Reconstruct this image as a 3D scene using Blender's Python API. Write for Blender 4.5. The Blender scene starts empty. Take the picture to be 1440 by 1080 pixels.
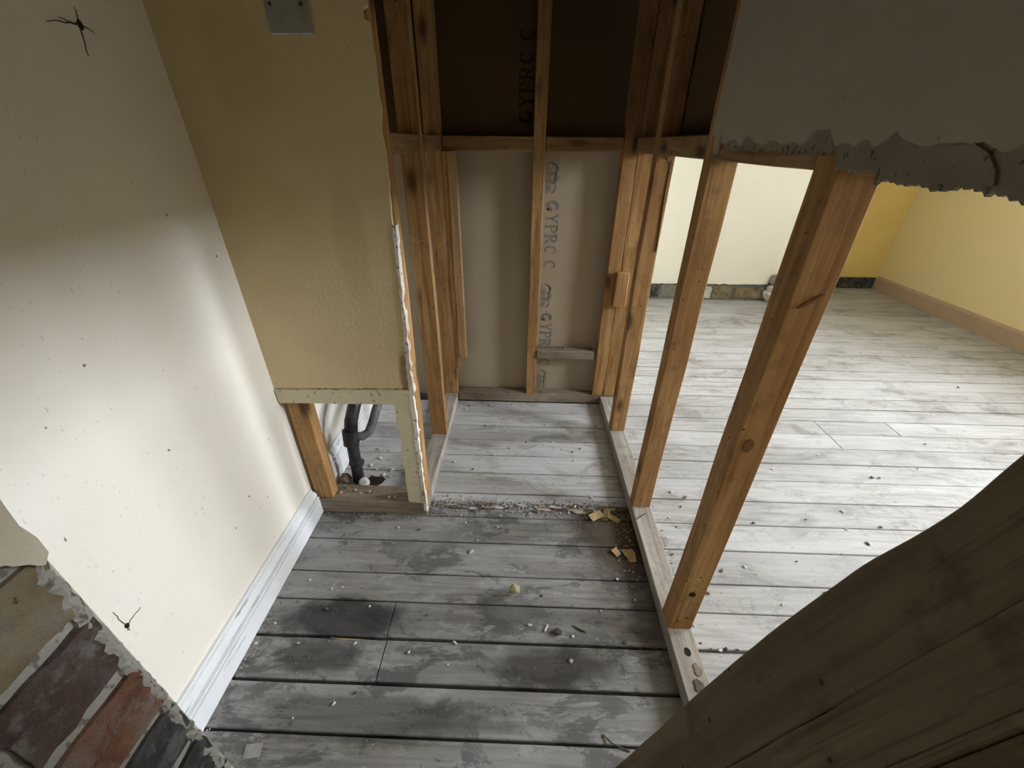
import bpy, bmesh, math, random
from mathutils import Vector, Matrix, noise
from mathutils.geometry import delaunay_2d_cdt
random.seed(7)
S = bpy.context.scene
COL = S.collection

# ------------------------------------------------------------------ camera
F_PX, PITCH, YAW, ROLL, H = 573.08, 0.53722, 0.025632, 0.010584, 1.2
_f = Vector((-math.sin(YAW)*math.cos(PITCH), math.cos(YAW)*math.cos(PITCH), -math.sin(PITCH)))
_r = Vector((math.cos(YAW), math.sin(YAW), 0))
_u = _r.cross(_f)
CR = math.cos(ROLL)*_r + math.sin(ROLL)*_u
CU = -math.sin(ROLL)*_r + math.cos(ROLL)*_u
CF = _f
cd = bpy.data.cameras.new('camera')
cd.sensor_fit = 'HORIZONTAL'; cd.sensor_width = 36; cd.lens = F_PX/1440*36
cd.clip_start = 0.01; cd.clip_end = 50
cam = bpy.data.objects.new('camera', cd); COL.objects.link(cam)
M = Matrix((CR, CU, -CF)).transposed().to_4x4(); M.translation = (0, 0, H)
cam.matrix_world = M
S.camera = cam

def ray(px, py): return CF*F_PX + CR*(px-720) - CU*(py-540)
def fl(px, py, z=0.0):                       # pixel -> point on a horizontal plane
    d = ray(px, py); return Vector((0, 0, H)) + d*((z-H)/d.z)

# ------------------------------------------------------------------ world, daylight, exposure
w = bpy.data.worlds.new('sky'); S.world = w; w.use_nodes = True
w.node_tree.nodes['Background'].inputs[0].default_value = (0.72, 0.86, 1.0, 1)
w.node_tree.nodes['Background'].inputs[1].default_value = 1.5
WINS = [(.10, .85, 122), (1.55, 2.12, 138)]          # two window openings in the right wall (y0, y1, daylight watts per m2)
WZ0, WZ1 = 1.2, 2.3
for (y0, y1, pw) in WINS:
    al = bpy.data.lights.new('window_daylight', 'AREA'); al.shape = 'RECTANGLE'
    al.size = 1.7; al.size_y = y1-y0+.35; al.energy = pw*al.size*al.size_y; al.color = (0.865, 0.915, 1.0)
    ao = bpy.data.objects.new('window_daylight', al); COL.objects.link(ao)
    ao.location = (4.1, (y0+y1)/2, 2.3); ao.rotation_euler = (0, math.radians(90-22), 0)   # tipped down, as skylight falls
S.view_settings.view_transform = 'Standard'; S.view_settings.look = 'None'
S.view_settings.gamma = 1; S.view_settings.use_curve_mapping = False
S.view_settings.exposure = 0.88

# ------------------------------------------------------------------ materials
class G:
    def __init__(s, name):
        s.m = bpy.data.materials.new(name); s.m.use_nodes = True
        s.t = s.m.node_tree; s.n = s.t.nodes; s.b = s.n['Principled BSDF']
        s.b.inputs['Roughness'].default_value = 0.8
        s.b.inputs['Specular IOR Level'].default_value = 0.25
    def l(s, a, b): s.t.links.new(a, b)
    def node(s, t, **k):
        n = s.n.new(t)
        for a, v in k.items(): setattr(n, a, v)
        return n
    def coord(s, scale=(1, 1, 1), rnd=True):
        tc = s.node('ShaderNodeTexCoord'); mp = s.node('ShaderNodeMapping')
        mp.inputs['Scale'].default_value = scale
        if rnd:
            oi = s.node('ShaderNodeObjectInfo'); mu = s.node('ShaderNodeVectorMath', operation='SCALE')
            mu.inputs[0].default_value = (17.3, 23.1, 31.7); s.l(oi.outputs['Random'], mu.inputs['Scale'])
            ad = s.node('ShaderNodeVectorMath', operation='ADD')
            s.l(tc.outputs['Object'], ad.inputs[0]); s.l(mu.outputs[0], ad.inputs[1]); s.l(ad.outputs[0], mp.inputs['Vector'])
        else: s.l(tc.outputs['Object'], mp.inputs['Vector'])
        return mp.outputs[0]
    def noise(s, vec, scale, detail=5, rough=.55, dist=0):
        n = s.node('ShaderNodeTexNoise'); n.inputs['Scale'].default_value = scale
        n.inputs['Detail'].default_value = detail; n.inputs['Roughness'].default_value = rough
        n.inputs['Distortion'].default_value = dist
        s.l(vec, n.inputs['Vector']); return n.outputs['Fac']
    def ramp(s, fac, stops):
        r = s.node('ShaderNodeValToRGB'); e = r.color_ramp.elements
        while len(e) < len(stops): e.new(0.5)
        for q, (p, c) in zip(e, stops):
            q.position = p; q.color = (c, c, c, 1) if isinstance(c, (int, float)) else (*c, 1)
        s.l(fac, r.inputs['Fac']); return r.outputs['Color']
    def mix(s, fac, a, b, mode='MIX'):
        n = s.node('ShaderNodeMix', data_type='RGBA', blend_type=mode)
        for i, v in ((0, fac), (6, a), (7, b)):
            if isinstance(v, (int, float)): n.inputs[i].default_value = v
            elif isinstance(v, tuple): n.inputs[i].default_value = (*v, 1)
            else: s.l(v, n.inputs[i])
        return n.outputs[2]
    def math(s, op, a, b=None, clamp=False):
        n = s.node('ShaderNodeMath', operation=op); n.use_clamp = clamp
        for i, v in ((0, a), (1, b)):
            if v is None: continue
            if isinstance(v, (int, float)): n.inputs[i].default_value = v
            else: s.l(v, n.inputs[i])
        return n.outputs[0]
    def col(s, c): s.l(c, s.b.inputs['Base Color']); return s
    def bump(s, h, strength=.3, dist=.004):
        n = s.node('ShaderNodeBump'); n.inputs['Strength'].default_value = strength
        n.inputs['Distance'].default_value = dist; s.l(h, n.inputs['Height'])
        s.l(n.outputs[0], s.b.inputs['Normal']); return s
    def blob(s, center, rad, warp=.5, wscale=6, soft=.35):
        """0..1 mask of a stain with a ragged outline round a point"""
        tc = s.node('ShaderNodeTexCoord')
        sub = s.node('ShaderNodeVectorMath', operation='SUBTRACT'); s.l(tc.outputs['Object'], sub.inputs[0]); sub.inputs[1].default_value = center
        dv = s.node('ShaderNodeVectorMath', operation='DIVIDE'); s.l(sub.outputs[0], dv.inputs[0]); dv.inputs[1].default_value = rad
        ln = s.node('ShaderNodeVectorMath', operation='LENGTH'); s.l(dv.outputs[0], ln.inputs[0])
        nz = s.noise(tc.outputs['Object'], wscale, 5, .65)
        v = s.math('ADD', ln.outputs['Value'], s.math('MULTIPLY', s.math('SUBTRACT', nz, .5), warp*2))
        mr = s.node('ShaderNodeMapRange', interpolation_type='SMOOTHSTEP')
        s.l(v, mr.inputs['Value']); mr.inputs['From Min'].default_value = 1-soft; mr.inputs['From Max'].default_value = 1+soft
        mr.inputs['To Min'].default_value = 1; mr.inputs['To Max'].default_value = 0
        return mr.outputs['Result']

def axis_scale(axis, across, along):
    return tuple(along if i == axis else across for i in range(3))

def timber(name, axis, dark, mid, light, knots=True, dirt=.25):
    g = G(name)
    v = g.coord(axis_scale(axis, 1, .06))
    a = g.noise(v, 46, 6, .6, .6)
    c = g.ramp(a, [(.3, dark), (.52, mid), (.72, light)])
    fine = g.noise(g.coord(axis_scale(axis, 1, .03)), 150, 4, .7, .2)
    c = g.mix(g.ramp(fine, [(.34, .55), (.47, 0.0)]), c, tuple(x*.55 for x in dark))
    v2 = g.coord(axis_scale(axis, 1, .35))
    c = g.mix(g.ramp(g.noise(v2, 7, 4), [(.42, 0.0), (.7, .75)]), c, dark)
    if knots:
        vo = g.node('ShaderNodeTexVoronoi'); vo.inputs['Scale'].default_value = 1; vo.inputs['Randomness'].default_value = 1
        g.l(g.coord(axis_scale(axis, 11, 4.2)), vo.inputs['Vector'])
        c = g.mix(g.ramp(vo.outputs['Distance'], [(.08, .85), (.16, .4), (.24, 0.0)]), c, tuple(x*.28 for x in dark))
    c = g.mix(g.ramp(g.noise(g.coord(), 19, 6, .7), [(.53, 0.0), (.75, dirt*2)]), c, (.05, .04, .032))
    vn = g.node('ShaderNodeTexVoronoi'); vn.inputs['Scale'].default_value = 26; g.l(g.coord(), vn.inputs['Vector'])
    c = g.mix(g.ramp(vn.outputs['Distance'], [(.055, .9), (.085, 0.0)]), c, (.03, .02, .012))
    g.col(c)
    oi = g.node('ShaderNodeObjectInfo')
    g.bump(a, .35, .003); g.b.inputs['Roughness'].default_value = .72
    return g.m
PINE_D, PINE_M, PINE_L = (.27, .135, .048), (.45, .26, .105), (.57, .37, .175)
M_STUD = timber('pine_upright', 2, PINE_D, PINE_M, PINE_L)
M_NOGY = timber('pine_lengthwise', 1, (.19, .11, .048), (.33, .205, .10), (.44, .30, .165))
M_NOGX = timber('pine_crosswise', 0, (.19, .105, .045), (.34, .205, .095), (.46, .30, .16))
M_BATTEN = timber('pale_new_batten', 2, (.34, .21, .10), (.52, .35, .18), (.63, .46, .27), False, .1)
M_PLATEY = timber('dusty_plate_lengthwise', 1, (.25, .215, .17), (.41, .365, .31), (.52, .48, .42), False, .3)
M_PLATEX = timber('dusty_plate_crosswise', 0, (.19, .145, .10), (.33, .27, .20), (.45, .39, .31), False, .3)
M_PLANK = timber('old_dark_plank', 2, (.125, .095, .055), (.215, .170, .100), (.27, .22, .132), False, .35)

def board_mat(name, passage):
    g = G(name)
    v = g.coord((.07, 1, 1)); a = g.noise(v, 60, 7, .62, .5)
    if passage:
        c = g.ramp(a, [(.28, (.165, .155, .142)), (.5, (.275, .263, .246)), (.72, (.37, .358, .338))])
    else:
        c = g.ramp(a, [(.26, (.30, .29, .27)), (.46, (.45, .44, .42)), (.7, (.58, .57, .545))])
    # slow tone changes along each board, dust and worn grey patches
    pl = g.coord((.5, 1, 1), False)
    if passage:
        n1 = g.noise(pl, 8, 10, .74, .5)
        c = g.mix(g.ramp(n1, [(.40, .80), (.468, .66), (.478, 0.0)]), c, (.105, .102, .097))
        n3 = g.noise(g.coord((.35, 1, 1), False), 21, 8, .75, .3)
        c = g.mix(g.ramp(n3, [(.56, 0.0), (.60, .55), (.70, .7)]), c, (.42, .415, .40))
        n2 = g.noise(g.coord((.6, 1, 1), False), 4.2, 6, .6, .4)
        c = g.mix(g.ramp(n2, [(.50, 0.0), (.62, .55)]), c, (.40, .398, .39))
        # black residue by the skirting, brown rot by the doorway threshold with shade along the sole plate painted in
        c = g.mix(g.math('MULTIPLY', g.blob((-.50, .655, 0), (.17, .062, .2), .5, 11, .3), .85), c, (.030, .030, .029))
        c = g.mix(g.math('MULTIPLY', g.blob((-.53, .555, 0), (.11, .045, .2), .55, 13, .3), .75), c, (.040, .039, .037))
        c = g.mix(g.math('MULTIPLY', g.blob((-.38, .42, 0), (.30, .05, .2), .9, 10, .3), .55), c, (.05, .049, .047))
        c = g.mix(g.math('MULTIPLY', g.blob((.10, .55, 0), (.17, .045, .2), .7, 12, .35), .75), c, (.07, .062, .05))
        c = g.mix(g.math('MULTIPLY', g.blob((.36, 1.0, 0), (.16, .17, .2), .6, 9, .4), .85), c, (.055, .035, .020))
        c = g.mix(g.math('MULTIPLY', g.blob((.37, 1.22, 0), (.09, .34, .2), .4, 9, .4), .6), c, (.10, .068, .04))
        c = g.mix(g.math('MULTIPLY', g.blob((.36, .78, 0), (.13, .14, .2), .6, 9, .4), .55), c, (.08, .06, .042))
    else:
        n1 = g.noise(pl, 8, 8, .7, .7)
        c = g.mix(g.ramp(n1, [(.38, .75), (.455, .25), (.48, 0.0)]), c, (.25, .232, .205))
        n4 = g.noise(g.coord((.8, 1, 1), False), 2.6, 6, .55, .6)
        c = g.mix(g.ramp(n4, [(.493, 0.0), (.499, .5), (.503, 0.0)]), c, (.20, .185, .165))
        n5 = g.noise(g.coord((.25, 1, 1), False), 30, 8, .75, .3)
        c = g.mix(g.ramp(n5, [(.33, .55), (.42, 0.0)]), c, (.27, .255, .23))
        n2 = g.noise(g.coord((.4, 1, 1), False), 3.5, 5, .6, .3)
        c = g.mix(g.ramp(n2, [(.45, 0.0), (.65, .6)]), c, (.62, .625, .63))
    sp = g.noise(g.coord((1, 1, 1), False), 120, 3, .6)
    c = g.mix(g.ramp(sp, [(.68, 0.0), (.74, .6)]), c, (.62, .61, .58))
    sp2 = g.noise(g.coord((.6, 1.4, 1), False), 85, 2, .5)
    c = g.mix(g.ramp(sp2, [(.70, 0.0), (.75, .7)]), c, (.05, .045, .04))
    oi = g.node('ShaderNodeObjectInfo')
    c = g.mix(1.0, c, g.ramp(oi.outputs['Random'], [(0, .82), (1, 1.0)]), 'MULTIPLY')
    g.col(c); g.bump(a, .45, .003); g.b.inputs['Roughness'].default_value = .62
    return g.m
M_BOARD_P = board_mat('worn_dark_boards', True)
M_BOARD_R = board_mat('pale_bare_boards', False)

YP_ = 1.044
def plaster(name, base, patch, rough_scale=60, bump=.25, speck=(.12, .09, .06), amt=.6, specks=.69, stains=(), sscale=75):
    g = G(name); v = g.coord(rnd=False)
    c = g.mix(g.ramp(g.noise(v, 3.2, 6, .6, .4), [(.38, 0.0), (.68, amt)]), base, patch)
    c = g.mix(g.ramp(g.noise(g.coord((1, 1.2, .7), False), sscale, 2, .55), [(specks, 0.0), (specks+.05, .75)]), c, speck)
    for (ce_, ra_, am_, co_, ws_) in stains: c = g.mix(g.math('MULTIPLY', g.blob(ce_, ra_, .35, ws_, .3), am_), c, co_)
    g.col(c)
    g.bump(g.noise(v, rough_scale, 6, .65), bump, .006); return g.m
M_LEFT = plaster('off_white_wall_paint', (.83, .785, .695), (.79, .73, .615), 45, .25, (.52, .49, .45), .7, .70, (), 130)
M_CREAM = plaster('cream_wall_paint', (.68, .56, .345), (.61, .48, .275), 70, .3, (.42, .34, .22), .7, .70, [((-.345, YP_, .60), (.016, .2, .075), .85, (.30, .19, .10), 30), ((-.43, YP_, .97), (.04, .3, .15), .22, (.44, .32, .16), 16), ((-.60, YP_, 1.33), (.07, .3, .10), .25, (.45, .30, .16), 9)])
M_TRIMC = plaster('cream_strip_paint', (.66, .60, .42), (.55, .48, .32), 50, .3, (.22, .16, .09), .5, .64)
M_HEADER = plaster('dull_grey_plaster', (.42, .375, .285), (.36, .32, .24), 28, .75, (.30, .27, .2), .6, .7)
M_TORN = plaster('torn_plaster_backing', (.29, .25, .185), (.16, .135, .10), 30, .9, (.06, .05, .04), .8, .62)
M_WHITEP = plaster('raw_white_plaster', (.80, .77, .71), (.50, .38, .26), 60, 1.0, (.16, .10, .06), .95, .58)
M_YELLOW = plaster('pale_yellow_paint', (.93, .77, .40), (.92, .78, .45), 40, .1, (.6, .5, .3), .7, .75)
M_OCHRE = plaster('ochre_yellow_paint', (.88, .67, .25), (.82, .60, .21), 40, .15, (.5, .35, .1), .7, .75)
M_BREAST = plaster('cream_chimney_paint', (.92, .89, .77), (.91, .88, .77), 60, .22, (.6, .55, .45), .6, .7)
M_SKIRTP = plaster('pinkish_brown_skirting_paint', (.50, .36, .24), (.56, .42, .29), 40, .1, (.3, .2, .12), .6, .74)
M_CEIL = plaster('ceiling_plaster', (.88, .86, .80), (.84, .81, .74), 30, .2, (.4, .35, .28))
M_MORTAR = plaster('old_lime_mortar', (.25, .24, .205), (.155, .14, .115), 40, 1.0, (.07, .06, .05), .8, .6)
M_GYP = plaster('brown_board_paper', (.43, .365, .265), (.38, .31, .215), 25, .06, (.25, .2, .14), .6, .74)
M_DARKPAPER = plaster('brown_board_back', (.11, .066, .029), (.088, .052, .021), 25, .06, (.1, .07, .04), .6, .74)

def skirt_mat():
    g = G('white_gloss_skirting'); v = g.coord(rnd=False)
    c = g.mix(g.ramp(g.noise(g.coord((1, .12, 1), False), 60, 5, .6), [(.62, 0.0), (.7, .8)]), (.80, .815, .82), (.22, .20, .18))
    g.col(g.mix(g.ramp(g.noise(v, 9, 4), [(.4, 0.0), (.7, .4)]), c, (.66, .66, .64)))
    g.b.inputs['Roughness'].default_value = .45; return g.m
M_SKIRT = skirt_mat()

def brick_mat(name, c1, c2, c3):
    g = G(name); v = g.coord()
    c = g.ramp(g.noise(v, 16, 7, .62, .5), [(.32, c1), (.5, c2), (.7, c3)])
    c = g.mix(g.ramp(g.noise(v, 33, 6, .7), [(.52, 0.0), (.64, .7)]), c, (.27, .255, .22))
    c = g.mix(g.ramp(g.noise(v, 90, 3, .6), [(.66, 0.0), (.72, .8)]), c, (.03, .026, .022))
    g.col(c); g.bump(g.noise(v, 75, 9, .75), 1.0, .012); g.b.inputs['Roughness'].default_value = .92
    return g.m
M_BR_BUFF = brick_mat('buff_brick', (.15, .11, .06), (.30, .235, .14), (.38, .32, .21))
M_BR_PLUM = brick_mat('plum_brick', (.055, .038, .034), (.115, .075, .062), (.17, .14, .125))
M_BR_RED = brick_mat('orange_red_brick', (.12, .060, .036), (.24, .115, .065), (.26, .20, .15))
M_BR_DARK = brick_mat('sooty_brick', (.025, .024, .023), (.07, .066, .062), (.17, .165, .155))

def flat(name, c, rough=.7, metal=0.0, c2=None):
    g = G(name)
    g.col(g.mix(g.ramp(g.noise(g.coord(), 30, 4), [(.4, 0.0), (.65, 1.0)]), c, c2 or tuple(x*.7 for x in c)))
    g.b.inputs['Roughness'].default_value = rough; g.b.inputs['Metallic'].default_value = metal
    return g.m
M_PIPE = flat('black_plastic', (.022, .022, .024), .38, 0, (.05, .048, .046))
M_PIPEG = flat('dusty_grey_plastic', (.10, .10, .10), .5, 0, (.16, .155, .15))
M_CAP = flat('white_plastic', (.72, .70, .66), .6, 0, (.45, .42, .37))
M_STEEL = flat('galvanised_steel', (.46, .45, .43), .45, .55, (.38, .37, .35))
M_RUST = flat('rusty_iron', (.07, .045, .03), .7, .3)
M_HOLE = flat('deep_dark_knot', (.028, .018, .010), .9)
M_KNOT = flat('brown_knot', (.15, .072, .028), .75, 0, (.24, .125, .052))
M_CHIPW = flat('split_wood_chip', (.36, .24, .11), .8, 0, (.50, .38, .21))
M_CHIPP = flat('plaster_crumb', (.66, .64, .58), .9, 0, (.45, .42, .36))
M_CHIPD = flat('dark_grit', (.09, .075, .06), .9, 0, (.16, .13, .10))
M_LUMP = flat('yellowish_lump', (.40, .37, .22), .9, 0, (.55, .52, .38))
M_INK = flat('grey_blue_ink', (.20, .205, .195), .85, 0, (.26, .26, .24))
M_CRACK = flat('dark_crack', (.10, .068, .046), .9, 0, (.18, .125, .085))
M_ROT = flat('rotten_brown_wood', (.085, .05, .026), .9, 0, (.15, .09, .048))
M_SCUFF = flat('grey_scuff', (.22, .19, .16), .9, 0, (.34, .31, .27))
M_SUB = flat('dark_void_below_boards', (.012, .010, .008), .95)
M_DUST = flat('grey_dust', (.40, .385, .35), .95, 0, (.26, .24, .21))
M_FRAME = flat('white_window_paint', (.8, .8, .78), .4, 0, (.76, .76, .74))
gg = G('window_glass'); gg.n.remove(gg.b)
_t = gg.node('ShaderNodeBsdfTransparent'); _g = gg.node('ShaderNodeBsdfGlossy'); _g.inputs['Roughness'].default_value = .02
_x = gg.node('ShaderNodeMixShader'); _x.inputs[0].default_value = .06
gg.l(_t.outputs[0], _x.inputs[1]); gg.l(_g.outputs[0], _x.inputs[2]); gg.l(_x.outputs[0], gg.n['Material Output'].inputs[0])
M_GLASS = gg.m

# ------------------------------------------------------------------ object helpers
def link(name, bm, mat, parent=None, smooth=False):
    me = bpy.data.meshes.new(name)
    bmesh.ops.recalc_face_normals(bm, faces=bm.faces)
    bm.to_mesh(me); bm.free(); me.materials.append(mat)
    if smooth:
        for p in me.polygons: p.use_smooth = True
    o = bpy.data.objects.new(name, me); COL.objects.link(o)
    if parent: attach(o, parent)
    return o
def root_matrix(p):
    m = p.matrix_basis.copy()
    if p.parent: m = root_matrix(p.parent) @ p.matrix_parent_inverse @ m
    return m
def attach(o, p):
    o.parent = p; o.matrix_parent_inverse = root_matrix(p).inverted()
def tag(o, label, cat=None, group=None, kind=None):
    if label: o['label'] = label
    if cat: o['category'] = cat
    if group: o['group'] = group
    if kind: o['kind'] = kind
    return o
def empty(name, loc):
    o = bpy.data.objects.new(name, None); COL.objects.link(o); o.location = loc; o.empty_display_size = .1
    return o
def bbox(bm, x0, x1, y0, y1, z0, z1, bev=0.0):
    vs = [bm.verts.new((x, y, z)) for x in (x0, x1) for y in (y0, y1) for z in (z0, z1)]
    fs = [(0, 1, 3, 2), (4, 6, 7, 5), (0, 4, 5, 1), (2, 3, 7, 6), (0, 2, 6, 4), (1, 5, 7, 3)]
    faces = [bm.faces.new([vs[i] for i in f]) for f in fs]
    if bev:
        es = list({e for f in faces for e in f.edges})
        bmesh.ops.bevel(bm, geom=es, offset=bev, segments=1, affect='EDGES', clamp_overlap=True)
    return vs
def box(name, x0, x1, y0, y1, z0, z1, mat, parent=None, bev=.002):
    bm = bmesh.new(); bbox(bm, x0, x1, y0, y1, z0, z1, bev); return link(name, bm, mat, parent)
def prism(name, pts, axis, a0, a1, mat, parent=None, jit=0.0):
    def P(p, a):
        return {0: (a, p[0], p[1]), 1: (p[0], a, p[1]), 2: (p[0], p[1], a)}[axis]
    v2, _e, fs, *_ = delaunay_2d_cdt([Vector(p) for p in pts], [], [list(range(len(pts)))], 1, 1e-6)
    bm = bmesh.new()
    A = [bm.verts.new(P(p, a0)) for p in v2]
    B = [bm.verts.new(P((p[0]+random.uniform(-jit, jit), p[1]+random.uniform(-jit, jit)), a1)) for p in v2]
    cnt = {}
    for f in fs:
        bm.faces.new([A[i] for i in f]); bm.faces.new([B[i] for i in reversed(f)])
        for i, j in zip(f, f[1:]+f[:1]): cnt.setdefault((min(i, j), max(i, j)), []).append((i, j))
    for k, l in cnt.items():
        if len(l) == 1: i, j = l[0]; bm.faces.new((A[j], A[i], B[i], B[j]))
    return link(name, bm, mat, parent)
def ragged(p, q, n, amp, seed=0, scale=30):
    """points from p to q with a torn outline"""
    p, q = Vector(p), Vector(q); d = q-p; nrm = Vector((-d.y, d.x)).normalized(); out = []
    for i in range(n+1):
        t = i/n; b = p+d*t
        k = noise.noise(Vector((b.x*scale, b.y*scale, seed)))*1.4 + random.uniform(-.45, .45)
        e = 0 if i in (0, n) else 1
        out.append(tuple(b + nrm*amp*k*e))
    return out
def stud(name, x0, x1, y0, y1, z0, z1, mat, parent, wob=.0015, lean=0.0):
    """sawn timber with slightly wandering arrises"""
    bm = bmesh.new(); vs = bbox(bm, x0, x1, y0, y1, z0, z1)
    L = max((x1-x0, 0), (y1-y0, 1), (z1-z0, 2)); ax = L[1]
    es = [e for e in bm.edges if abs((e.verts[0].co-e.verts[1].co)[ax]) > L[0]*.9]
    bmesh.ops.subdivide_edges(bm, edges=es, cuts=max(2, min(11, int(L[0]/.13))), use_grid_fill=True)
    bmesh.ops.bevel(bm, geom=[e for e in bm.edges if e.calc_face_angle(0) > 1.2], offset=.0022, segments=1, affect='EDGES')
    s = random.uniform(0, 99)
    for v in bm.verts:
        o = Vector((noise.noise(Vector((s, v.co[ax]*5, v.co[(ax+1) % 3]*9))), noise.noise(Vector((s+5, v.co[ax]*5, v.co[(ax+2) % 3]*9))), 0))*wob*2
        v.co[(ax+1) % 3] += o.x; v.co[(ax+2) % 3] += o.y
        if lean: v.co.x += lean*max(0, 1-v.co.z/1.0)
    return link(name, bm, mat, parent)
def disc(name, c, axis, r0, r1, mat, parent, t=.0012, n=14, wob=.12):
    """small raised disc facing the negative axis: knot or hole plug"""
    pts = []
    for i in range(n):
        a = 2*math.pi*i/n; k = 1+random.uniform(-wob, wob)
        pts.append((r0*k*math.cos(a), r1*k*math.sin(a)))
    o2 = [(c[1], c[2]), (c[0], c[2]), (c[0], c[1])][axis]
    return prism(name, [(p[0]+o2[0], p[1]+o2[1]) for p in pts], axis, c[axis]-t, c[axis]+t, mat, parent)
def chip(name, c, s, mat, seed, flat_=.35, parent=None):
    r = random.Random(seed); bm = bmesh.new()
    bmesh.ops.create_icosphere(bm, subdivisions=1, radius=1)
    rz = Matrix.Rotation(r.uniform(0, 6.28), 3, 'Z')
    ex = r.uniform(.7, 1.5)
    for v in bm.verts:
        p = v.co*r.uniform(.6, 1.15); p = rz @ Vector((p.x*ex, p.y/ex, p.z*flat_)); v.co = p*s
    zmin = min(v.co.z for v in bm.verts)
    for v in bm.verts: v.co += Vector((c[0], c[1], c[2]-zmin-.0004))
    return link(name, bm, mat, parent)
def tube(bm, pts, r, n=14, cap=True):
    pts = [Vector(p) for p in pts]; rings = []
    rr = r if isinstance(r, (list, tuple)) else [r]*len(pts)
    up = None
    for i, p in enumerate(pts):
        d = (pts[min(i+1, len(pts)-1)]-pts[max(i-1, 0)]).normalized()
        if up is None: up = d.orthogonal().normalized()
        up = (up-d*up.dot(d)).normalized(); s = d.cross(up)
        rings.append([bm.verts.new(p+(up*math.cos(2*math.pi*k/n)+s*math.sin(2*math.pi*k/n))*rr[i]) for k in range(n)])
    for a, b in zip(rings, rings[1:]):
        for k in range(n): bm.faces.new((a[k], a[(k+1) % n], b[(k+1) % n], b[k]))
    if cap: bm.faces.new(rings[0][::-1]); bm.faces.new(rings[-1])

# ================================================================== SETTING
XL = -.757            # face of the left wall
XP0, XP1 = .420, .488 # right stud partition, passage side / room side
YP = 1.044            # face of the cream panel
YB0, YB1 = 1.832, 1.895  # back studs front / board face
XR = 3.40             # right wall of the bright room
ZC = 2.42

# ---- floor: dark void below, every board its own piece
floor = box('floor', -.9, 3.6, -1.6, 4.2, -.20, -.024, M_SUB, None, 0)
tag(floor, 'bare timber floor of old grey boards laid side by side', kind='structure')
rows = [.388, .495, .605, .712, .806, .932, 1.045, 1.163, 1.280, 1.392, 1.500, 1.612, 1.722, 1.832, 1.935]
while rows[-1] < 4.05: rows.append(rows[-1]+.1105+random.uniform(-.003, .003))
lo = .388
while lo > -1.5: lo -= .109; rows.insert(0, lo)
def board(x0, x1, y0, y1, mat, gap0=.0012, gap1=.0012, dz=None):
    bm = bmesh.new(); n = max(1, int((x1-x0)/.16))
    z = random.uniform(-.0016, .0006) if dz is None else dz
    vs = bbox(bm, x0+.0008, x1-.0008, y0+gap0, y1-gap1, -.0225, z, 0)
    es = [e for e in bm.edges if abs(e.verts[0].co.x-e.verts[1].co.x) > (x1-x0)*.8]
    if n > 1: bmesh.ops.subdivide_edges(bm, edges=es, cuts=min(n, 5), use_grid_fill=True)
    top = [e for e in bm.edges if e.verts[0].co.z > z-.001 and e.verts[1].co.z > z-.001 and e.calc_face_angle(0) > 1]
    bmesh.ops.bevel(bm, geom=top, offset=.0022, segments=1, affect='EDGES')
    s = random.uniform(0, 50)
    for v in bm.verts:
        if y0+.006 < v.co.y < y1-.006: continue
        v.co.y += .0012*noise.noise(Vector((v.co.x*6, s, v.co.y*30)))
    return link('floorboard', bm, mat, floor)
gaps = {.388: .0030, .495: .0042, .605: .0040, .712: .0022, .932: .0022}
for i in range(len(rows)-1):
    y0, y1 = rows[i], rows[i+1]
    g0, g1 = gaps.get(round(y0, 3), .0020 if y0 < 1.8 else .0032), gaps.get(round(y1, 3), .0020 if y1 < 1.8 else .0032)
    if y0 < 1.83:                                     # passage, cupboard and recess
        cuts = [XL-.05, .452]
        if abs(y0-.605) < .01: cuts = [XL-.05, -.362, .452]
        if abs(y0-.495) < .01: cuts = [XL-.05, -.357, .452]
        for a, b in zip(cuts, cuts[1:]):
            if abs(y0-1.045) < .01:
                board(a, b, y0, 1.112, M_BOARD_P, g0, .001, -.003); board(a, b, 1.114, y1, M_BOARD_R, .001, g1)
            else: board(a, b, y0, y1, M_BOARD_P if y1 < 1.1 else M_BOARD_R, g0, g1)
    cuts = [.453, XR+.02]
    if abs(y0-1.612) < .01: cuts = [.453, 1.483, 1.835, XR+.02]
    elif abs(y0-1.500) < .01: cuts = [.453, 1.484, XR+.02]
    elif abs(y0-1.392) < .01: cuts = [.453, 2.42, XR+.02]
    elif i % 5 == 2: cuts = [.453, random.uniform(1.2, 2.9), XR+.02]
    for a, b in zip(cuts, cuts[1:]): board(a, b, y0, y1, M_BOARD_R, g0, g1)
# splintered edge on the dark board beside the cross joint
sp = prism('splinter', [(-.52, .603), (-.44, .6015), (-.37, .599), (-.364, .593), (-.40, .592), (-.45, .597)], 2, -.010, -.0015, M_CHIPW, floor)

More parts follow.
